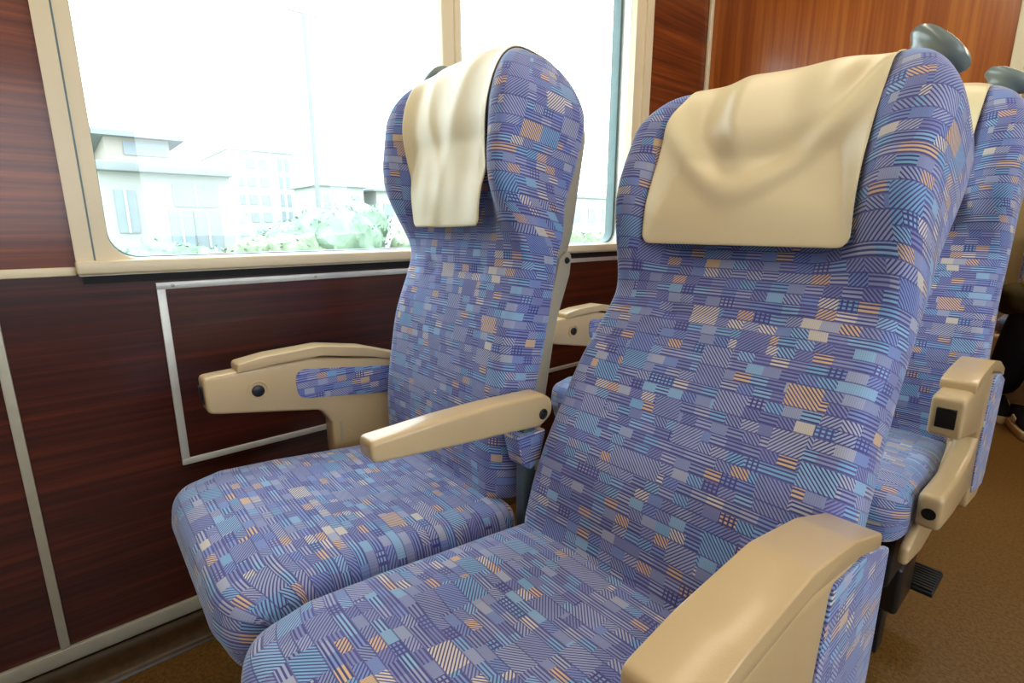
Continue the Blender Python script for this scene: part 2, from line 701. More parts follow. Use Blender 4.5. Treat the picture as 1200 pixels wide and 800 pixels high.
def make_cover(kind, cx, y0, recline, label, group):
    NI, NJ = 60, 40
    P = [[cover_pts(kind, i, j, NI, NJ) for j in range(NJ)] for i in range(NI)]
    # round the two front hem corners
    for i in range(NI):
        for j in range(NJ):
            pass
    UV = [[(j / NJ, i / NI) for j in range(NJ)] for i in range(NI)]
    o = grid_mesh('headrest_cover', P, UV, LEATHER, None, False, loc=(cx, y0 + JY, JZ), angle=80)
    so = o.modifiers.new('thick', 'SOLIDIFY')
    so.thickness = .0022
    so.offset = 1
    ss = o.modifiers.new('sub', 'SUBSURF')
    ss.levels = ss.render_levels = 1
    o.rotation_euler.x = -recline
    return tag(o, label, 'headrest cover', group)


def make_cushion(parent, cx, rumpled=False):
    W = .2
    prof = rounded([(.50, .345), (.495, .432), (.40, .444), (.24, .462), (.14, .469), (.072, .457), (.066, .41), (.084, .356), (.25, .335)],
                   [.02, .02, .05, .08, .05, .035, .03, .02, .03], 6)
    if True:
        prof = [q for k, p in enumerate(prof) for q in (p, tuple((Vector(p) + Vector(prof[(k + 1) % len(prof)])) / 2))]
        prof = [q for k, p in enumerate(prof) for q in (p, tuple((Vector(p) + Vector(prof[(k + 1) % len(prof)])) / 2))]
    m = len(prof)
    xs = []
    for k in range(8):
        a = PI / 2 * k / 8
        xs.append((-W + .03 * (1 - sin(a)), .03 * (1 - cos(PI / 2 - a))))
    core = [(-W + .03 + (2 * W - .06) * k / 70, 0) for k in range(71)]
    ends = []
    for k in range(0, 9):
        a = PI / 2 * k / 8
        ends.append((.03 * (1 - cos(a)), .03 * (1 - sin(a))))   # inset from end, normal inset
    seq = [(-W + e[0], e[1]) for e in ends] + core[1:-1] + [(W - e[0], e[1]) for e in ends[::-1]]
    cen = (sum(p[0] for p in prof) / m, sum(p[1] for p in prof) / m)
    # inward normals
    nrm = []
    for i in range(m):
        a, b = Vector(prof[i - 1]), Vector(prof[(i + 1) % m])
        t = (b - a).normalized()
        n = Vector((-t.y, t.x))
        if n.dot(Vector(cen) - Vector(prof[i])) < 0:
            n = -n
        nrm.append(n)
    # dense profile
    P, UV = [], []
    for x, ins in seq:
        row = []
        for i, (y, z) in enumerate(prof):
            yy, zz = y + nrm[i].x * ins, z + nrm[i].y * ins
            a = max(0, (abs(x) - (W - .075)) / .075)
            yy += .030 * a ** 2.2 * (1 - sm(.04, .26, yy))
            if zz > .40:
                zz -= .010 * (abs(x) / W) ** 4
                zz -= .008 * math.exp(-((x / .11) ** 2 + ((y - .33) / .1) ** 2))
                if rumpled:
                    zz += .0035 * sin((y * .9 + x * .35) * 2 * PI / .034) * math.exp(-((x + .10) / .075) ** 2 - ((y - .26) / .05) ** 2)
            row.append((x, yy, zz))
        P.append(row)
    L = [0]
    for i in range(m):
        a, b = prof[i], prof[(i + 1) % m]
        L.append(L[-1] + math.hypot(b[0] - a[0], b[1] - a[1]))
    UV = [[(x * 1.0, l) for l in L] for x, ins in seq]
    o = grid_mesh('seat_cushion', P, UV, FAB, parent, True, True, True, (cx, 0, 0), 70, 0)
    return o


def armrest(parent, s):
    """outer armrest panel, local x=0 at its inner face, s=+1 extends to +x (aisle) or -1 (wall)"""
    def X(a, b):
        return (a, b) if s > 0 else (-b, -a)
    body = rounded([(.150, .606), (.152, .541), (.172, .536), (.350, .502), (.371, .470), (.371, .40), (.40, .33), (.53, .31), (.565, .33),
                    (.565, .565), (.50, .586), (.34, .612), (.22, .609)],
                   [.010, .014, .006, .02, .015, .02, .02, .03, .02, .02, .05, .05, .0])
    a = X(0, .043)
    ar = prism('armrest', body, a[0], a[1], CREAM, parent, 0, .006, seg=3)
    cap = rounded([(.206, .606), (.206, .622), (.26, .630), (.36, .634), (.45, .618), (.535, .590), (.535, .574), (.47, .594), (.36, .614), (.26, .611)],
                  [.003, .009, .05, .08, .08, .012, .003, .05, .05, .05], 5)
    a = X(-.002, .045)
    tag(prism('armrest_pad', cap, a[0], a[1], CREAM, ar, 0, .0065, seg=4), 'smooth cream top pad')
    # inner fabric strip
    ins = rounded([(.304, .596), (.308, .536), (.53, .505), (.53, .566)], [.022, .022, .004, .004], 6)
    a = X(-.002, .004)
    tag(prism('fabric_strip', ins, a[0], a[1], FAB, ar, 0, .001), 'patterned fabric inset strip')
    # outer fabric panel
    op = rounded([(.405, .598), (.395, .52), (.395, .42), (.41, .36), (.55, .33), (.57, .35), (.57, .560), (.50, .584)], [.012, .02, .02, .02, .02, .01, .01, .02], 5)
    a = X(.040, .0455)
    tag(prism('side_panel', op, a[0], a[1], FAB, ar, 0, .0015), 'patterned fabric outer side panel')
    # recessed round button on the inner face
    rr = (0, -s * PI / 2, 0)
    b = lathe('recline_button', [(.0195, -.001), (.0195, .0015), (.017, .0018), (.0145, -.0012), (.0125, -.002), (0, -.002)], CREAM, ar, (-s * .0005, .237, .567), rr)
    lathe('button_cap', [(.0108, -.003), (.0108, .003), (.009, .0042), (0, .0045)], BLACK, b, (0, 0, 0), (0, 0, 0))
    # black flap on the front end
    a = X(.009, .034)
    so = prism('front_socket', rounded([(.1475, .588), (.1485, .556), (.158, .556), (.158, .590)], .002, 2), a[0], a[1], BLACK, ar, 0, .001)
    a = X(.012, .031)
    prism('socket_lip', [(.1465, .5885), (.1470, .584), (.150, .584), (.150, .5885)], a[0], a[1], BLACK, so, 0, .001)
    # small latch on the column
    a = X(-.0012, .002)
    box('latch', (a[0], a[1], .386, .391, .425, .47), CREAMD, ar)
    lathe('screw', [(.004, -.001), (.004, .002), (0, .0028)], CREAM, ar, (-s * .0005, .405, .442), rr, n=14)
    # lower foot moulding with plug hole in front
    a = X(.002, .016)
    if s < 0:
        return ar
    foot = prism('foot_moulding', rounded([(.095, .332), (.10, .362), (.20, .395), (.31, .425), (.375, .47), (.43, .47), (.43, .33), (.2, .312)],
                                          [.01, .015, .05, .05, .02, 0, 0, .03], 5), a[0], a[1], CREAM, ar, 0, .006, seg=4)
    a = X(.010, .043)
    prism('plug_block', rounded([(.122, .452), (.126, .392), (.24, .378), (.42, .372), (.42, .50), (.375, .50), (.33, .462), (.24, .448)],
                                [.012, .014, .03, 0, 0, .01, .04, .05], 5), a[0], a[1], CREAM, foot, 0, .008, seg=4)
    lathe('hole_plug', [(.0095, -.004), (.0095, .0015), (.0075, .0015), (.006, .0012), (0, .0012)], BLACK, foot, (s * .027, .1235, .42), (PI / 2, 0, 0), n=24)
    return ar


def middle_armrest(parent, x):
    """bar between the two seats"""
    pts = rounded([(.240, .618), (.240, .590), (.37, .578), (.515, .566), (.540, .580), (.540, .606), (.520, .618), (.42, .622), (.34, .622)],
                  [.008, .012, .05, .012, .02, .02, .012, .05, .05], 5)
    o = prism('middle_armrest', pts, x - .0185, x + .0185, CREAM, parent, 0, .006, seg=4)
    lathe('screw', [(.0085, -.002), (.0085, .001), (.007, .0018), (.0055, .0005), (.004, .0005), (.0025, .0025), (0, .0028)], DARKM, o, (x + .0185, .519, .586), (0, PI / 2, 0), n=20)
    tag(box('pivot_bracket', [(x - .010, x + .010, .488, .512, .36, .58)], STEELG, o, .003), 'grey-green metal pivot bracket')
    # fabric-wrapped pivot cover below
    pv = rounded([(.468, .560), (.480, .512), (.496, .500), (.515, .512), (.528, .560)], [.005, .012, .01, .012, .005], 4)
    tag(prism('pivot_cover', pv, x - .0165, x + .0165, FAB, o, 0, .006), 'fabric-covered pivot guard')
    return o


def seat_base(parent, cx, s):
    """black under-frame with a leg and a foot pedal at the aisle side"""
    b = box('underframe', [(cx - .17, cx + .17, .16, .46, .24, .335), (cx - .15, cx + .15, .20, .42, .20, .25)], DARKM, parent, .006)
    lx = cx + s * .125
    box('leg', [(lx - .022, lx + .022, .30, .345, 0, .26)], DARKM, b, .004)
    box('leg', [(cx - s * .10 - .022, cx - s * .10 + .022, .30, .345, 0, .26)], DARKM, b, .004)
    return b


def pedal(parent, cx):
    bx = box('pedal_housing', [(cx + .12, cx + .175, .25, .36, .135, .235)], BLACK, parent, .008)
    arm = prism('pedal_arm', [(.30, .165), (.30, .19), (.42, .135), (.42, .12)], cx + .150, cx + .165, DARKM, bx, 0, .002)
    bm = bmesh.new()
    add_box(bm, cx + .135, cx + .205, .40, .50, .116, .126)
    for k in range(9):
        y = .405 + k * .0108
        add_box(bm, cx + .137, cx + .203, y, y + .005, .125, .131)
    tag(bm_obj('pedal', bm, DARKM, bx, bevel=.001, seg=1), 'ribbed dark foot pedal')
    return bx


CXW, CXA = .474, .922


def make_seat(kind, y0, recline, label, group, arms=True):
    cx = CXW if kind == 'window' else CXA
    r = empty('reclining_seat', (cx, y0, 0), label, 'seat', group)
    s = -1 if kind == 'window' else 1
    make_cushion(r, (.497 if kind == 'window' else .911) - cx, kind == 'aisle')
    make_back(r, 0, math.radians(recline), s, 1.04 if kind == 'aisle' else 1.0)
        # armrest built in seat-local x
    ar = armrest(r, s)
    ar.location.x = (.250 - cx) if s < 0 else (1.106 - cx)
    b = seat_base(r, 0, s)
    if kind == 'aisle':
        middle_armrest(r, .700 - cx)
        pedal(b, 0)
    return r


G = 'blue patterned reclining train seats'
s1 = make_seat('window', 0, 10, 'nearer window seat, upright, blue patterned fabric with cream headrest cover, against the wood wall', G)
s2 = make_seat('aisle', 0, 28.5, 'nearest aisle seat, tilted well back, large blue patterned backrest with cream cover', G)


def seat_copy(src, label, tilt, dx=0.0):
    c = copy_tree(src)
    c.location.y += PITCH
    c.location.x -= dx
    c['label'] = label
    for ch in c.children:
        for g in ch.children:
            if g.name.startswith('grab_handle') and dx:
                g.location.z -= .03
                g.rotation_euler.x = math.radians(-8)
                g.rotation_euler.y = math.radians(30)
        if ch.name.startswith('backrest'):
            ch.rotation_euler.x = -math.radians(tilt)
    return c


s3 = seat_copy(s1, 'window seat in the row behind, seen only through the gap between the two front backrests', 10)
s4 = seat_copy(s2, 'aisle seat in the row behind at the right edge, by the open aisle floor', 9, .012)

GC = 'cream headrest covers'
make_cover('window', CXW, 0, math.radians(10), 'cream headrest cover hanging on the upright window seat, in front of the bright window', GC)
make_cover('aisle', CXA, 0, math.radians(28.5), 'large creased cream headrest cover on the nearest reclined aisle seat', GC)
make_cover('window', CXA - .018, PITCH, math.radians(9), 'cream headrest cover barely showing on the rear aisle seat at far right', GC)

# ------------------------------------------------------------------ room shell
YB, YF, XR, ZC = 2.15, -1.6, 2.9, 2.25
WY0, WY1, WZ0, WZ1 = .066, 1.64, .803, 1.72
st(box('floor', (-.1, 3.0, YF - .1, 4.5, -.06, 0), FLOOR))
st(box('ceiling', (-.1, 3.0, YF - .1, 4.5, ZC, ZC + .06), CEIL))
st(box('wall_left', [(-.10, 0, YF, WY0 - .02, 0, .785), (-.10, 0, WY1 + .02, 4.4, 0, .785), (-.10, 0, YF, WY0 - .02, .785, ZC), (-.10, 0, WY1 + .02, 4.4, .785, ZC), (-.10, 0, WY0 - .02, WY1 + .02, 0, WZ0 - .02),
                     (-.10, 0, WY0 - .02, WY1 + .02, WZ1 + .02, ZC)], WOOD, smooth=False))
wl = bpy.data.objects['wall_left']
wl.data.materials.append(WOODLIT)
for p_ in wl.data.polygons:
    p_.material_index = 1 if p_.center.z > .79 else 0  # faces above the belt take the lit copy of the veneer
# opposite wall with its own window strip
st(box('wall_right', [(XR, XR + .1, YF, 4.4, 0, .8), (XR, XR + .1, YF, 4.4, 1.65, ZC), (XR, XR + .1, YF, -1.2, .8, 1.65),
                      (XR, XR + .1, .15, .45, .8, 1.65), (XR, XR + .1, 1.9, 4.4, .8, 1.65)], WOOD, smooth=False))
st(box('wall_front', (-.1, 3.0, YF - .08, YF, 0, ZC), WOOD, smooth=False))
st(box('wall_back', [(0, .957, YB, YB + .05, 0, ZC), (1.86, XR, YB, YB + .05, 0, ZC), (.957, 1.86, YB, YB + .05, 1.98, ZC)], WOODV, smooth=False))
st(box('wall_vestibule', [(-.0, XR, 4.1, 4.2, 0, ZC)], VEST, smooth=False))
st(box('trim_1', [(.955, .985, YB - .012, YB + .06, 0, 1.99), (1.855, 1.885, YB - .012, YB + .06, 0, 1.99), (.985, 1.855, YB - .012, YB + .06, 1.96, 1.99)], BEIGE, bevel=.003))
st(box('trim_2', [(.0, .013, YB - .022, YB, 0, ZC)], BEIGE, bevel=.003))

# window: frame ring with a rounded opening, glass, mullion
win = bpy.data.objects.new('window_1', None)
col.objects.link(win)
st(win)


def ring(name, o, i, ro, ri, x0, x1, mat, bevel=0):
    n = 8
    def rect(r, rad):
        y0, y1, z0, z1 = r
        return arc(y1 - rad, z1 - rad, rad, 0, PI / 2, n) + arc(y0 + rad, z1 - rad, rad, PI / 2, PI, n) + arc(y0 + rad, z0 + rad, rad, PI, 1.5 * PI, n) + arc(y1 - rad, z0 + rad, rad, 1.5 * PI, 2 * PI, n)
    A, B = rect(o, ro), rect(i, ri)
    bm = bmesh.new()
    va = [[bm.verts.new((x, *p)) for p in A] for x in (x0, x1)]
    vb = [[bm.verts.new((x, *p)) for p in B] for x in (x0, x1)]
    m = len(A)
    for k in range(m):
        q = (k + 1) % m
        bm.faces.new((va[0][k], va[0][q], va[1][q], va[1][k]))
        bm.faces.new((vb[0][k], vb[0][q], vb[1][q], vb[1][k]))
        bm.faces.new((va[1][k], va[1][q], vb[1][q], vb[1][k]))
        bm.faces.new((va[0][k], va[0][q], vb[0][q], vb[0][k]))
    bmesh.ops.remove_doubles(bm, verts=bm.verts, dist=1e-5)
    return bm_obj(name, bm, mat, win, angle=35, bevel=0)


ring('window_frame', (.014, 1.73, .775, 1.79), (.040, 1.69, .785, 1.755), .004, .004, -.0, .020, BEIGE)
ring('window_frame', (.042, 1.69, .78, 1.76), (WY0, WY1, WZ0, WZ1), .004, .048, -.012, .012, BEIGE)
ring('window_jamb', (.03, 1.68, .77, 1.76), (WY0 + .001, WY1 - .001, WZ0 + .001, WZ1 - .001), .004, .048, -.050, -.012, ALU)
ring('window_seal', (.03, 1.68, .77, 1.76), (WY0 + .004, WY1 - .012, WZ0 + .003, WZ1 - .004), .004, .048, -.085, -.050, RUBBER)
ring('frame_groove', (.0385, 1.70, .78, 1.76), (.0430, 1.695, .80, 1.72), .004, .004, .0, .0155, RUBBER)
box('mullion', [(-.060, -.004, .836, .900, WZ0 - .01, WZ1 + .01), (-.010, .002, .872, .892, WZ0 - .01, WZ1 + .01)], BEIGE, win, .006)
box('window_pane', (-.060, -.056, WY0 - .01, .84, WZ0 - .01, WZ1 + .01), GLASS, win, smooth=False)
box('window_pane', (-.060, -.056, .88, WY1 + .01, WZ0 - .01, WZ1 + .01), GLASS, win, smooth=False)
# sill ledge, belt strip, dark strip painting the shadow under the sill
st(box('trim_3', [(0, .032, .012, 1.73, .778, .803)], BEIGE, bevel=.005))
st(box('trim_4', [(0, .009, YF, .012, .776, .792), (0, .009, 1.73, YB - .02, .776, .792)], BEIGE, bevel=.002))
st(box('trim_5', [(0, .010, .02, 1.75, .760, .778)], SILLSHADE))
st(box('trim_6', [(0, .008, -.117, -.102, .04, .776)], POSTM, bevel=.001))
st(box('trim_7', [(0, .008, 2.0, 2.016, .04, .776)], POSTM, bevel=.001))
st(box('baseboard_left', [(0, .009, YF, YB, .008, .040)], POSTM, bevel=.001))

# low rounded floor moulding along the wall, added to catch a highlight line
bmc = bmesh.new()
add_prism(bmc, [(.010, 0.0)] + [(.065 - .055 * cos(PI * k / 12), .020 * sin(PI * k / 12)) for k in range(1, 12)] + [(.120, 0.0)], YF, YB, 1)
FLG = plain('glossy_brown_cove', '3E2A10', .33, 0, .4, .2, 60, 300)
st(bm_obj('trim_8', bmc, FLG, angle=60))

# heater access panel framed in aluminium
pf = empty('access_panel', (0, .13, .36), 'long wood access panel with aluminium border on the wall below the window sill', 'wall panel')
PY0, PY1, PZ0, PZ1 = .0, 1.62, .0, .395
box('panel_board', (0, .003, PY0 + .006, PY1 - .006, PZ0 + .006, PZ1 - .006), WOOD, pf)
box('panel_border', [(0, .007, PY0, PY1, PZ1 - .014, PZ1), (0, .007, PY0, PY1, PZ0, PZ0 + .014), (0, .007, PY0, PY0 + .015, PZ0 + .013, PZ1 - .013), (0, .007, PY1 - .015, PY1, PZ0 + .013, PZ1 - .013)], ALU, pf, .0012, seg=2)
for k in range(7):
    lathe('screw', [(.0034, -.001), (.0034, .001), (.002, .0017), (0, .002)], CHROME, pf, (.007, .028 + .29 * k if k < 6 else 1.60, PZ1 - .007), (0, PI / 2, 0), n=14)

# ceiling light strips
for nm, x in (('left', .62), ('right', 2.25)):
    c = empty('ceiling_light', (x, .3, ZC), f'long warm ceiling light strip above the {nm} seats', 'ceiling light', 'ceiling light strips')
    box('housing', (-.10, .10, -1.7, 1.75, -.03, 0), CEIL, c, .005)
    box('diffuser', (-.085, .085, -1.68, 1.73, -.042, -.029), emis('warm_diffuser_' + nm, (1, .84, .64, 1), 7.5), c)
vest_fill = empty('ceiling_light', (1.4, 3.2, ZC), 'short warm ceiling light beyond the doorway', 'ceiling light', 'ceiling light strips')
box('housing', (-1.1, 1.1, -.14, .14, -.03, 0), CEIL, vest_fill, .005)  # added fill strip, sized to brighten the vestibule wall
box('diffuser', (-1.08, 1.08, -.12, .12, -.042, -.029), emis('warm_diffuser_small', (1, .84, .64, 1), 14.0), vest_fill)


# ------------------------------------------------------------------ beyond the doorway
JEAN = plain('dark_trousers', '15161B', .8, 0, .2, .1, 40, 500)
OLIVE = plain('dark_olive_cloth', '3B3318', .85, 0, .2, .2, 20, 400)
MUST = plain('mustard_cloth', 'B8932A', .85, 0, .2, .1, 20, 400)
SKIN = plain('skin', 'C99A7C', .5, 0, .4, .04, 20)
HAIR = plain('dark_hair', '191412', .5, 0, .4, .1, 60)
SHOEW = plain('shoe_white', 'D9D2C0', .5, 0, .4, .05, 30)
SOLE = plain('cream_sole', 'CDB98A', .55, 0, .3, .05, 30)


def skin_obj(name, verts, edges, radii, mat, parent, root=0, sub=2):
    me = bpy.data.meshes.new(name)
    me.from_pydata(verts, edges, [])
    o = link(name, me, mat, parent)
    m = o.modifiers.new('skin', 'SKIN')
    m.use_smooth_shade = True
    if not me.skin_vertices:
        bpy.context.view_layer.update()
    for i, r in enumerate(radii):
        sv = me.skin_vertices[0].data[i]
        sv.radius = (r, r) if not isinstance(r, tuple) else r
        sv.use_root = (i == root)
    u = o.modifiers.new('sub', 'SUBSURF')
    u.levels = u.render_levels = sub
    return o


def blob(name, mat, parent, c, r, amp=.08, fr=9, p=2.6, n=28, seed=0, flat=None):
    bm = bmesh.new()
    bmesh.ops.create_icosphere(bm, subdivisions=4, radius=1)
    for v in bm.verts:
        q = v.co.copy()
        L = (abs(q.x) ** p + abs(q.y) ** p + abs(q.z) ** p) ** (1 / p)
        q /= L
        k = 1 + amp * noise.noise(Vector((q.x * r[0], q.y * r[1], q.z * r[2])) * fr + Vector((seed, seed * .7, 0)))
        v.co = Vector((c[0] + q.x * r[0] * k, c[1] + q.y * r[1] * k, c[2] + q.z * r[2] * k))
        if flat is not None and v.co.z < flat:
            v.co.z = flat + (v.co.z - flat) * .05
    return bm_obj(name, bm, mat, parent, angle=80)


bn = empty('bench_seat', (1.30, 3.62, 0), 'cream-based bench against the far wall beyond the doorway', 'bench')
box('base', [(-.395, .36, -.27, .30, .03, .36)], CREAM, bn, .02, seg=4)
box('seat_pad', [(-.385, .35, -.26, .28, .36, .44)], FAB, bn, .025, seg=4)
box('back_pad', [(-.385, .35, .24, .40, .45, .95)], FAB, bn, .03, seg=4)
pe = empty('person', (1.34, 3.5, 0), 'seated person in black trousers beyond the doorway, only legs and lap in view', 'person')
V = [(0, .02, .55), (0, .05, .72), (0, .06, .90), (0, .05, 1.02), (0, .04, 1.10), (0, .03, 1.20), (0, .02, 1.29),
     (-.17, .05, .98), (-.24, -.05, .74), (-.12, -.27, .66), (-.05, -.33, .645),
     (.17, .05, .98), (.24, -.05, .74), (.14, -.25, .66), (.06, -.31, .645),
     (-.09, -.02, .52), (-.29, -.38, .505), (-.355, -.29, .10), (.09, -.02, .52), (.0, -.45, .505), (-.23, -.50, .10)]
Ed = [(0, 1), (1, 2), (2, 3), (3, 4), (4, 5), (5, 6), (3, 7), (7, 8), (8, 9), (9, 10), (3, 11), (11, 12), (12, 13), (13, 14), (0, 15), (15, 16), (16, 17), (0, 18), (18, 19), (19, 20)]
Ra = [.12, .12, .13, .08, .05, .085, .08, .055, .042, .032, .03, .055, .042, .032, .03, .085, .055, .036, .085, .055, .036]
skin_obj('body', V, Ed, Ra, SKIN, pe)
T = [(0, .02, .56), (0, .03, .66), (-.09, -.02, .53), (-.20, -.21, .53), (-.29, -.39, .51), (-.32, -.36, .32), (-.353, -.285, .11), (.09, -.02, .53), (.05, -.25, .53), (.0, -.46, .51), (-.11, -.48, .32), (-.225, -.50, .11)]
skin_obj('trousers', T, [(0, 1), (0, 2), (2, 3), (3, 4), (4, 5), (5, 6), (0, 7), (7, 8), (8, 9), (9, 10), (10, 11)], [.14, .14, .105, .09, .078, .075, .062, .105, .09, .078, .075, .062], JEAN, pe)
J = [(0, .02, .56), (0, .05, .74), (0, .06, .92), (0, .05, 1.03), (-.165, .05, .985), (-.24, -.05, .74), (-.14, -.24, .665), (.165, .05, .985), (.24, -.05, .74), (.15, -.23, .665)]
skin_obj('jumper', J, [(0, 1), (1, 2), (2, 3), (3, 4), (4, 5), (5, 6), (3, 7), (7, 8), (8, 9)], [.155, .15, .155, .10, .085, .062, .05, .085, .062, .05], OLIVE, pe)
blob('hair', HAIR, pe, (0, .062, 1.292), (.098, .098, .098), .05, 30, 2.1)
for k, (x, y) in enumerate(((-.062, -.005), (.062, -.005))):
    pass
skin_obj('nose', [(0, -.065, 1.215), (0, -.085, 1.195)], [(0, 1)], [.008, .011], SKIN, pe, sub=1)
for sx in (-.03, .03):
    blob('eye', HAIR, pe, (sx, -.058, 1.225), (.011, .006, .006), 0, 1, 2)
blob('mouth', plain('lips', 'A86A5C', .5), pe, (0, -.06, 1.155), (.022, .008, .006), 0, 1, 2)
for sx in (-.086, .086):
    blob('ear', SKIN, pe, (sx, .03, 1.21), (.010, .018, .03), 0, 1, 2)
for hx, hy, sx in ((-.05, -.33, 1), (.06, -.31, -1)):
    vs, es, rs = [(hx, hy, .645), (hx + sx * .03, hy - .05, .645)], [(0, 1)], [.026, .026]
    for f in range(4):
        b = len(vs)
        ox = hx + sx * (.012 + f * .012)
        vs += [(ox, hy - .085 + abs(f - 1.5) * .006, .648), (ox, hy - .11 + abs(f - 1.5) * .008, .628)]
        es += [(1, b), (b, b + 1)]
        rs += [.0085, .0075]
    b = len(vs)
    vs += [(hx + sx * .055, hy - .03, .66), (hx + sx * .065, hy - .06, .655)]
    es += [(0, b), (b, b + 1)]
    rs += [.010, .009]
    skin_obj('hand', vs, es, rs, SKIN, pe, sub=1)


def shoe(loc, rz, parent):
    pts = rounded([(-.045, .10), (.045, .10), (.052, .0), (.05, -.12), (.0, -.185), (-.05, -.12), (-.048, .0)], .035, 5)
    so = prism('shoe', pts, .0, .035, SOLE, parent, 2, .006)
    so.location = loc
    so.rotation_euler.z = rz
    tag(so, 'sneaker with thick cream sole')
    P, UV = [], []
    for y, w, h in ((.098, .026, .085), (.08, .040, .10), (.03, .043, .102), (-.03, .044, .085), (-.08, .045, .066), (-.13, .038, .055), (-.165, .022, .048)):
        P.append([(w * math.copysign(abs(cos(a)) ** .7, cos(a)), y, .03 + (h - .03) * max(0, sin(a)) ** .6) for a in [PI * k / 12 for k in range(13)]])
        UV.append([(k * .01, y) for k in range(14)])
    up = grid_mesh('upper', P, UV, JEAN, so, True, True, True, angle=60, subsurf=1)
    bm = bmesh.new()
    add_prism(bm, rounded([(-.01, .036), (.045, .036), (.02, .07), (-.03, .06)], .008, 3), -.0455, .0455, 0)
    bm_obj('side_stripe', bm, SHOEW, so, bevel=.002)
    return so


shoe((-.355, -.26, 0), .25, pe)
shoe((-.23, -.47, 0), .35, pe)
fj = empty('folded_jacket', (1.05, 3.17, .58), 'dark olive jacket with mustard lining folded on the seated person\'s lap', 'jacket')
blob('jacket_outer', OLIVE, fj, (0, 0, -.03), (.135, .125, .075), .22, 14, 2.6, seed=3)
blob('jacket_lining', MUST, fj, (.035, -.02, .035), (.095, .095, .045), .25, 16, 2.4, seed=8)

# ------------------------------------------------------------------ outside, beyond the window; haze and glare put into the pale colours
GRASS = plain('pale_grass', '8E977D', .9, 0, .1, .25, .35)
LEAF = plain('pale_leaves', '8D997F', .9, 0, .1, .3, 3)
LEAF2 = plain('blue_green_leaves', '849783', .9, 0, .1, .3, 3)
HW1 = plain('pale_house_wall', 'A7A7A2', .8, 0, .2, .05, .5)
HW2 = plain('white_house_wall', 'B0B1AE', .8, 0, .2, .05, .5)
TAN = plain('tan_house_wall', 'A9A096', .8, 0, .2, .05, .5)
ROOF = plain('grey_tile_roof', '898E8F', .8, 0, .2, .06, 2)
ROOF2 = plain('pale_roof', '999D9E', .8, 0, .2, .06, 2)
PANE = plain('house_window', '8B9397', .4, 0, .3, .06, 2)
BLUEP = plain('blue_shutter', '8A97A7', .6, 0, .3, .06, 2)
CONC = plain('pale_concrete', '8E908E', .8, 0, .2, .06, 1)
GZ = -1.2
st(box('ground', (-220, -.6, -80, 160, GZ - .2, GZ), GRASS))


def hip_roof(name, y0, y1, x0, x1, z, h, mat, parent, over=.3, ridge=.35):
    y0, y1, x0, x1 = y0 - over, y1 + over, x0 - over, x1 + over
    bm = bmesh.new()
    b = [bm.verts.new(p) for p in ((x0, y0, z), (x1, y0, z), (x1, y1, z), (x0, y1, z))]
    e = [bm.verts.new(p) for p in ((x0, y0, z - .12), (x1, y0, z - .12), (x1, y1, z - .12), (x0, y1, z - .12))]
    cy, cx, L = (y0 + y1) / 2, (x0 + x1) / 2, (y1 - y0) * ridge / 2
    r = [bm.verts.new((cx, cy - L, z + h)), bm.verts.new((cx, cy + L, z + h))]
    bm.faces.new((b[0], b[1], r[0]))
    bm.faces.new((b[1], b[2], r[1], r[0]))
    bm.faces.new((b[2], b[3], r[1]))
    bm.faces.new((b[3], b[0], r[0], r[1]))
    for k in range(4):
        bm.faces.new((b[k], b[(k + 1) % 4], e[(k + 1) % 4], e[k]))
    bm.faces.new(e[::-1])
    return bm_obj(name, bm, mat, parent, smooth=False)


# two-storey house near the track
h = empty('house', (-19, 2.2, GZ), 'two-storey house with grey hipped roof seen at left through the window', 'house', 'houses outside')
box('wall', [(-3, 3, -1.25, 1.75, 0, 3.5)], HW1, h)
box('upper_wall', [(-2.5, 2.4, -1.0, .45, 3.5, 4.5)], TAN, h)
hip_roof('roof', -1.05, .45, -2.5, 2.4, 4.5, .62, ROOF, h, .35, .25)
box('lower_roof', [(-3.3, 3.35, -1.4, 1.8, 3.45, 3.68)], ROOF, h, .03)
for y0, y1, z0, z1, m in ((-1.0, -.55, 1.9, 3.0, PANE), (.30, 1.40, 2.6, 3.2, PANE), (.15, .7, 1.2, 2.5, BLUEP), (.75, 1.4, 1.2, 2.5, PANE)):
    f = box('window', (2.98, 3.04, y0, y1, z0, z1), m, h)
    box('window_bar', (3.03, 3.06, (y0 + y1) / 2 - .03, (y0 + y1) / 2 + .03, z0, z1), HW2, f)
f = box('window', (2.38, 2.44, -.6, .4, 3.95, 4.3), PANE, h)
h2 = empty('house', (-26.5, .7, GZ), 'long pale house with low roof behind the hipped-roof house at the window edge', 'house', 'houses outside')
box('wall', [(-3, 3, -4, .9, 0, 4.75)], HW2, h2)
box('roof', [(-3.3, 3.3, -4.3, 1.2, 4.75, 4.95)], ROOF2, h2, .03)
box('window', (2.98, 3.04, -.9, .3, 2.4, 3.6), PANE, h2)
# apartment block
a = empty('apartment_building', (-50, 13, GZ), 'white multi-storey apartment block far outside, with rows of windows', 'building')
box('wall', [(-5, 5, -2.3, 2.6, 0, 7.9)], HW2, a)
for fl in range(5):
    for k in range(3):
        w_ = box('window', (4.98, 5.05, -2.0 + k * .95, -1.4 + k * .95, 1.0 + fl * 1.4, 1.75 + fl * 1.4), ROOF2, a)
    for k in range(2):
        box('stair_window', (4.98, 5.05, 1.35 + k * .55, 1.62 + k * .55, .9 + fl * 1.4, 1.9 + fl * 1.4), PANE, a)
box('roof_edge', [(-5.1, 5.1, -2.4, 2.7, 7.9, 8.05)], ROOF2, a)
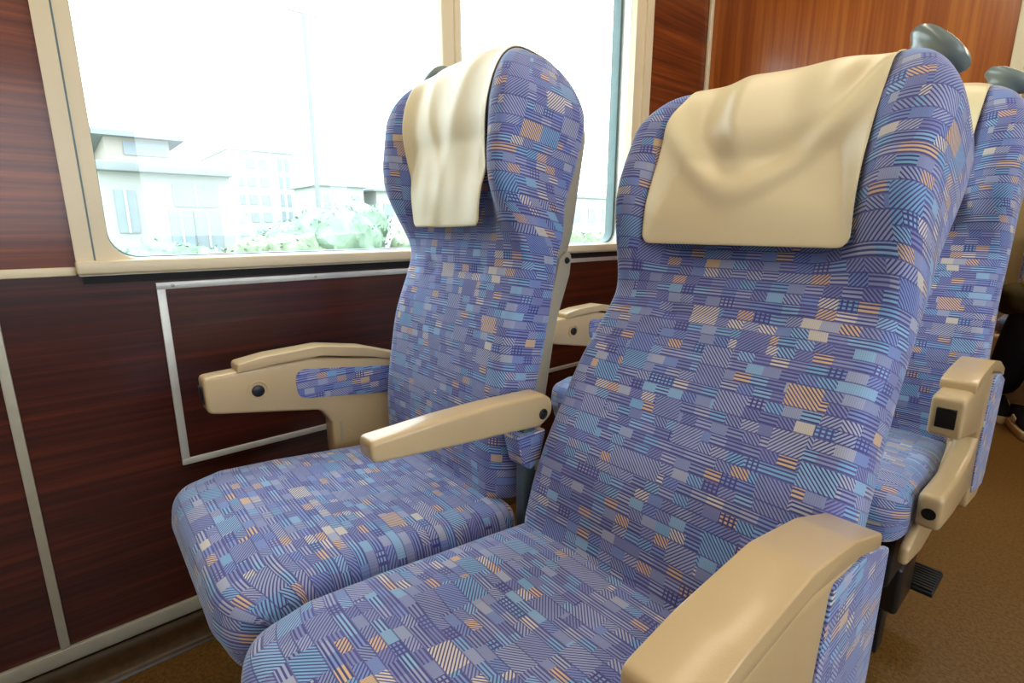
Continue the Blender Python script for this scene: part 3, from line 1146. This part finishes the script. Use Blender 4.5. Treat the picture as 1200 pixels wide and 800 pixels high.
# small houses in the distance
h3 = empty('house', (-38, 15.1, GZ), 'small distant house with flat grey roof line beyond the bushes', 'house', 'houses outside')
box('wall', [(-2, 3, -1.3, 1.9, 0, 4.9)], HW2, h3)
hip_roof('roof', -1.3, 1.9, -2, 3, 4.9, .35, ROOF2, h3, .3, .6)
for k in range(3):
    box('window', (2.98, 3.05, -1.0 + k, -.4 + k, 3.3, 4.2), ROOF2, h3)
h4 = empty('house', (-36, 19.7, GZ), 'distant white house with dark gabled roof just left of the upright seat', 'house', 'houses outside')
box('wall', [(-2, 1, -1.7, 2.0, 0, 4.6)], HW2, h4)
hip_roof('roof', -1.7, 2.0, -2, 1, 4.7, 1.0, ROOF, h4, .4, .4)
for k in range(2):
    box('window', (.98, 1.05, -1.2 + k * 1.6, -.4 + k * 1.6, 2.8, 3.7), PANE, h4)
h5 = empty('house', (-45, 52, GZ), 'far pale low building seen between the two front seats', 'house', 'houses outside')
box('wall', [(-3, 3, -9, 9, 0, 5.4)], HW2, h5)
box('roof', [(-3.3, 3.3, -9.3, 9.3, 5.4, 5.8)], ROOF2, h5, .05)
for k in range(6):
    box('window', (2.98, 3.08, -8 + k * 2.7, -6.6 + k * 2.7, 2.6, 4.2), ROOF2, h5)


def bush(loc, r, mat, label, seed):
    e = empty('bush', loc, label, 'bush', 'bushes outside')
    rnd = random.Random(seed)
    # one leafy crown: lumps merged with small leaf quads
    bm = bmesh.new()
    pts = []
    for k in range(11):
        a_, q = rnd.uniform(0, 2 * PI), rnd.uniform(0, .62)
        c = Vector((cos(a_) * q * r[0], sin(a_) * q * r[1], r[2] * rnd.uniform(.3, .72)))
        R_ = rnd.uniform(.30, .46) * min(r[2], r[1])
        mt = Matrix.Translation(c) @ Matrix.Diagonal((R_, R_ * 1.25, R_ * .85, 1))
        bmesh.ops.create_icosphere(bm, subdivisions=3, radius=1, matrix=mt)
        pts.append((c, R_))
    for v in bm.verts:
        v.co += Vector((noise.noise(v.co * 3), noise.noise(v.co * 3 + Vector((5, 0, 0))), noise.noise(v.co * 3 + Vector((0, 9, 0))))) * .14
    for c, R_ in pts:
        for k in range(160):
            d = Vector((rnd.gauss(0, 1), rnd.gauss(0, 1), rnd.gauss(0, 1))).normalized()
            p = c + Vector((d.x * R_, d.y * R_ * 1.25, d.z * R_ * .85)) * rnd.uniform(.95, 1.12)
            u = Vector((rnd.gauss(0, 1), rnd.gauss(0, 1), rnd.gauss(0, 1))).normalized() * .07
            w_ = d.cross(u).normalized() * .04
            bm.faces.new([bm.verts.new(p + x) for x in (-u, w_, u, -w_)])
    bm_obj('foliage', bm, mat, e, smooth=False)
    box('stem', (-.05, .05, -.05, .05, -.1, r[2] * .5), TAN, e)
    return e


for loc, r, m, lab in (((-11, 1.4, GZ), (1.2, 2.0, 1.75), LEAF2, 'low bush in front of the hipped-roof house'),
                       ((-11, 3.6, GZ), (1.1, 1.5, 2.0), LEAF, 'pale bush below the apartment block'),
                       ((-11.5, 5.3, GZ), (1.5, 2.0, 3.0), LEAF2, 'tallest bush, just left of the upright window seat'),
                       ((-11, 8.2, GZ), (1.3, 2.2, 2.5), LEAF, 'bush outside hidden mostly behind the upright window seat'),
                       ((-12, 14.0, GZ), (1.3, 3.0, 2.0), LEAF, 'bush seen in the strip of window between the two front seats')):
    bush(loc, r, m, lab, int(loc[1] * 10))


def wire(p0, p1, sag, label):
    P, UV = [], []
    N = 24
    for i in range(N + 1):
        t = i / N
        c = Vector(p0).lerp(Vector(p1), t) - Vector((0, 0, sag * 4 * t * (1 - t)))
        P.append([tuple(c + Vector((cos(2 * PI * k / 6) * .016, 0, sin(2 * PI * k / 6) * .016))) for k in range(6)])
        UV.append([(k * .01, t) for k in range(7)])
    o = grid_mesh('overhead_wire', P, UV, CONC, None)
    return tag(o, label, 'wire', 'overhead wires outside')


wire((-25, -14, 6.3), (-25, 9.9, 11.0), .15, 'overhead wire crossing the top left of the bright sky')
wire((-25, 9.9, 11.0), (-25, 34, 11.6), .5, 'overhead wire passing behind the window mullion')
u = empty('utility_pole', (-25, 9.9, GZ), 'thin pale utility pole in the bright sky left of the upright seat', 'pole')
lathe('pole', [(0, 0), (.13, 0), (.09, 12.6), (0, 12.6)], CONC, u, n=14)
box('crossarm', (-.06, .06, -.7, .7, 11.6, 11.72), CONC, u)

# ------------------------------------------------------------------ world, camera
w = bpy.data.worlds.new('bright_overcast')
scene.world = w
w.use_nodes = True
bg = w.node_tree.nodes['Background']
bg.inputs[0].default_value = (.80, .90, 1, 1)
bg.inputs[1].default_value = 6.0
cam = bpy.data.cameras.new('camera')
cam.sensor_width = 36
cam.lens = 603.4 * 36 / 1200
cam.clip_start = .02
cam.clip_end = 500
co = bpy.data.objects.new('camera', cam)
col.objects.link(co)
co.location = (1.25, 0, .8646)
co.rotation_euler = (PI / 2 - .21958, 0, .86139)
scene.camera = co
scene.view_settings.view_transform = 'Standard'
scene.view_settings.exposure = 0
scene.cycles.max_bounces = 8
scene.cycles.transparent_max_bounces = 12
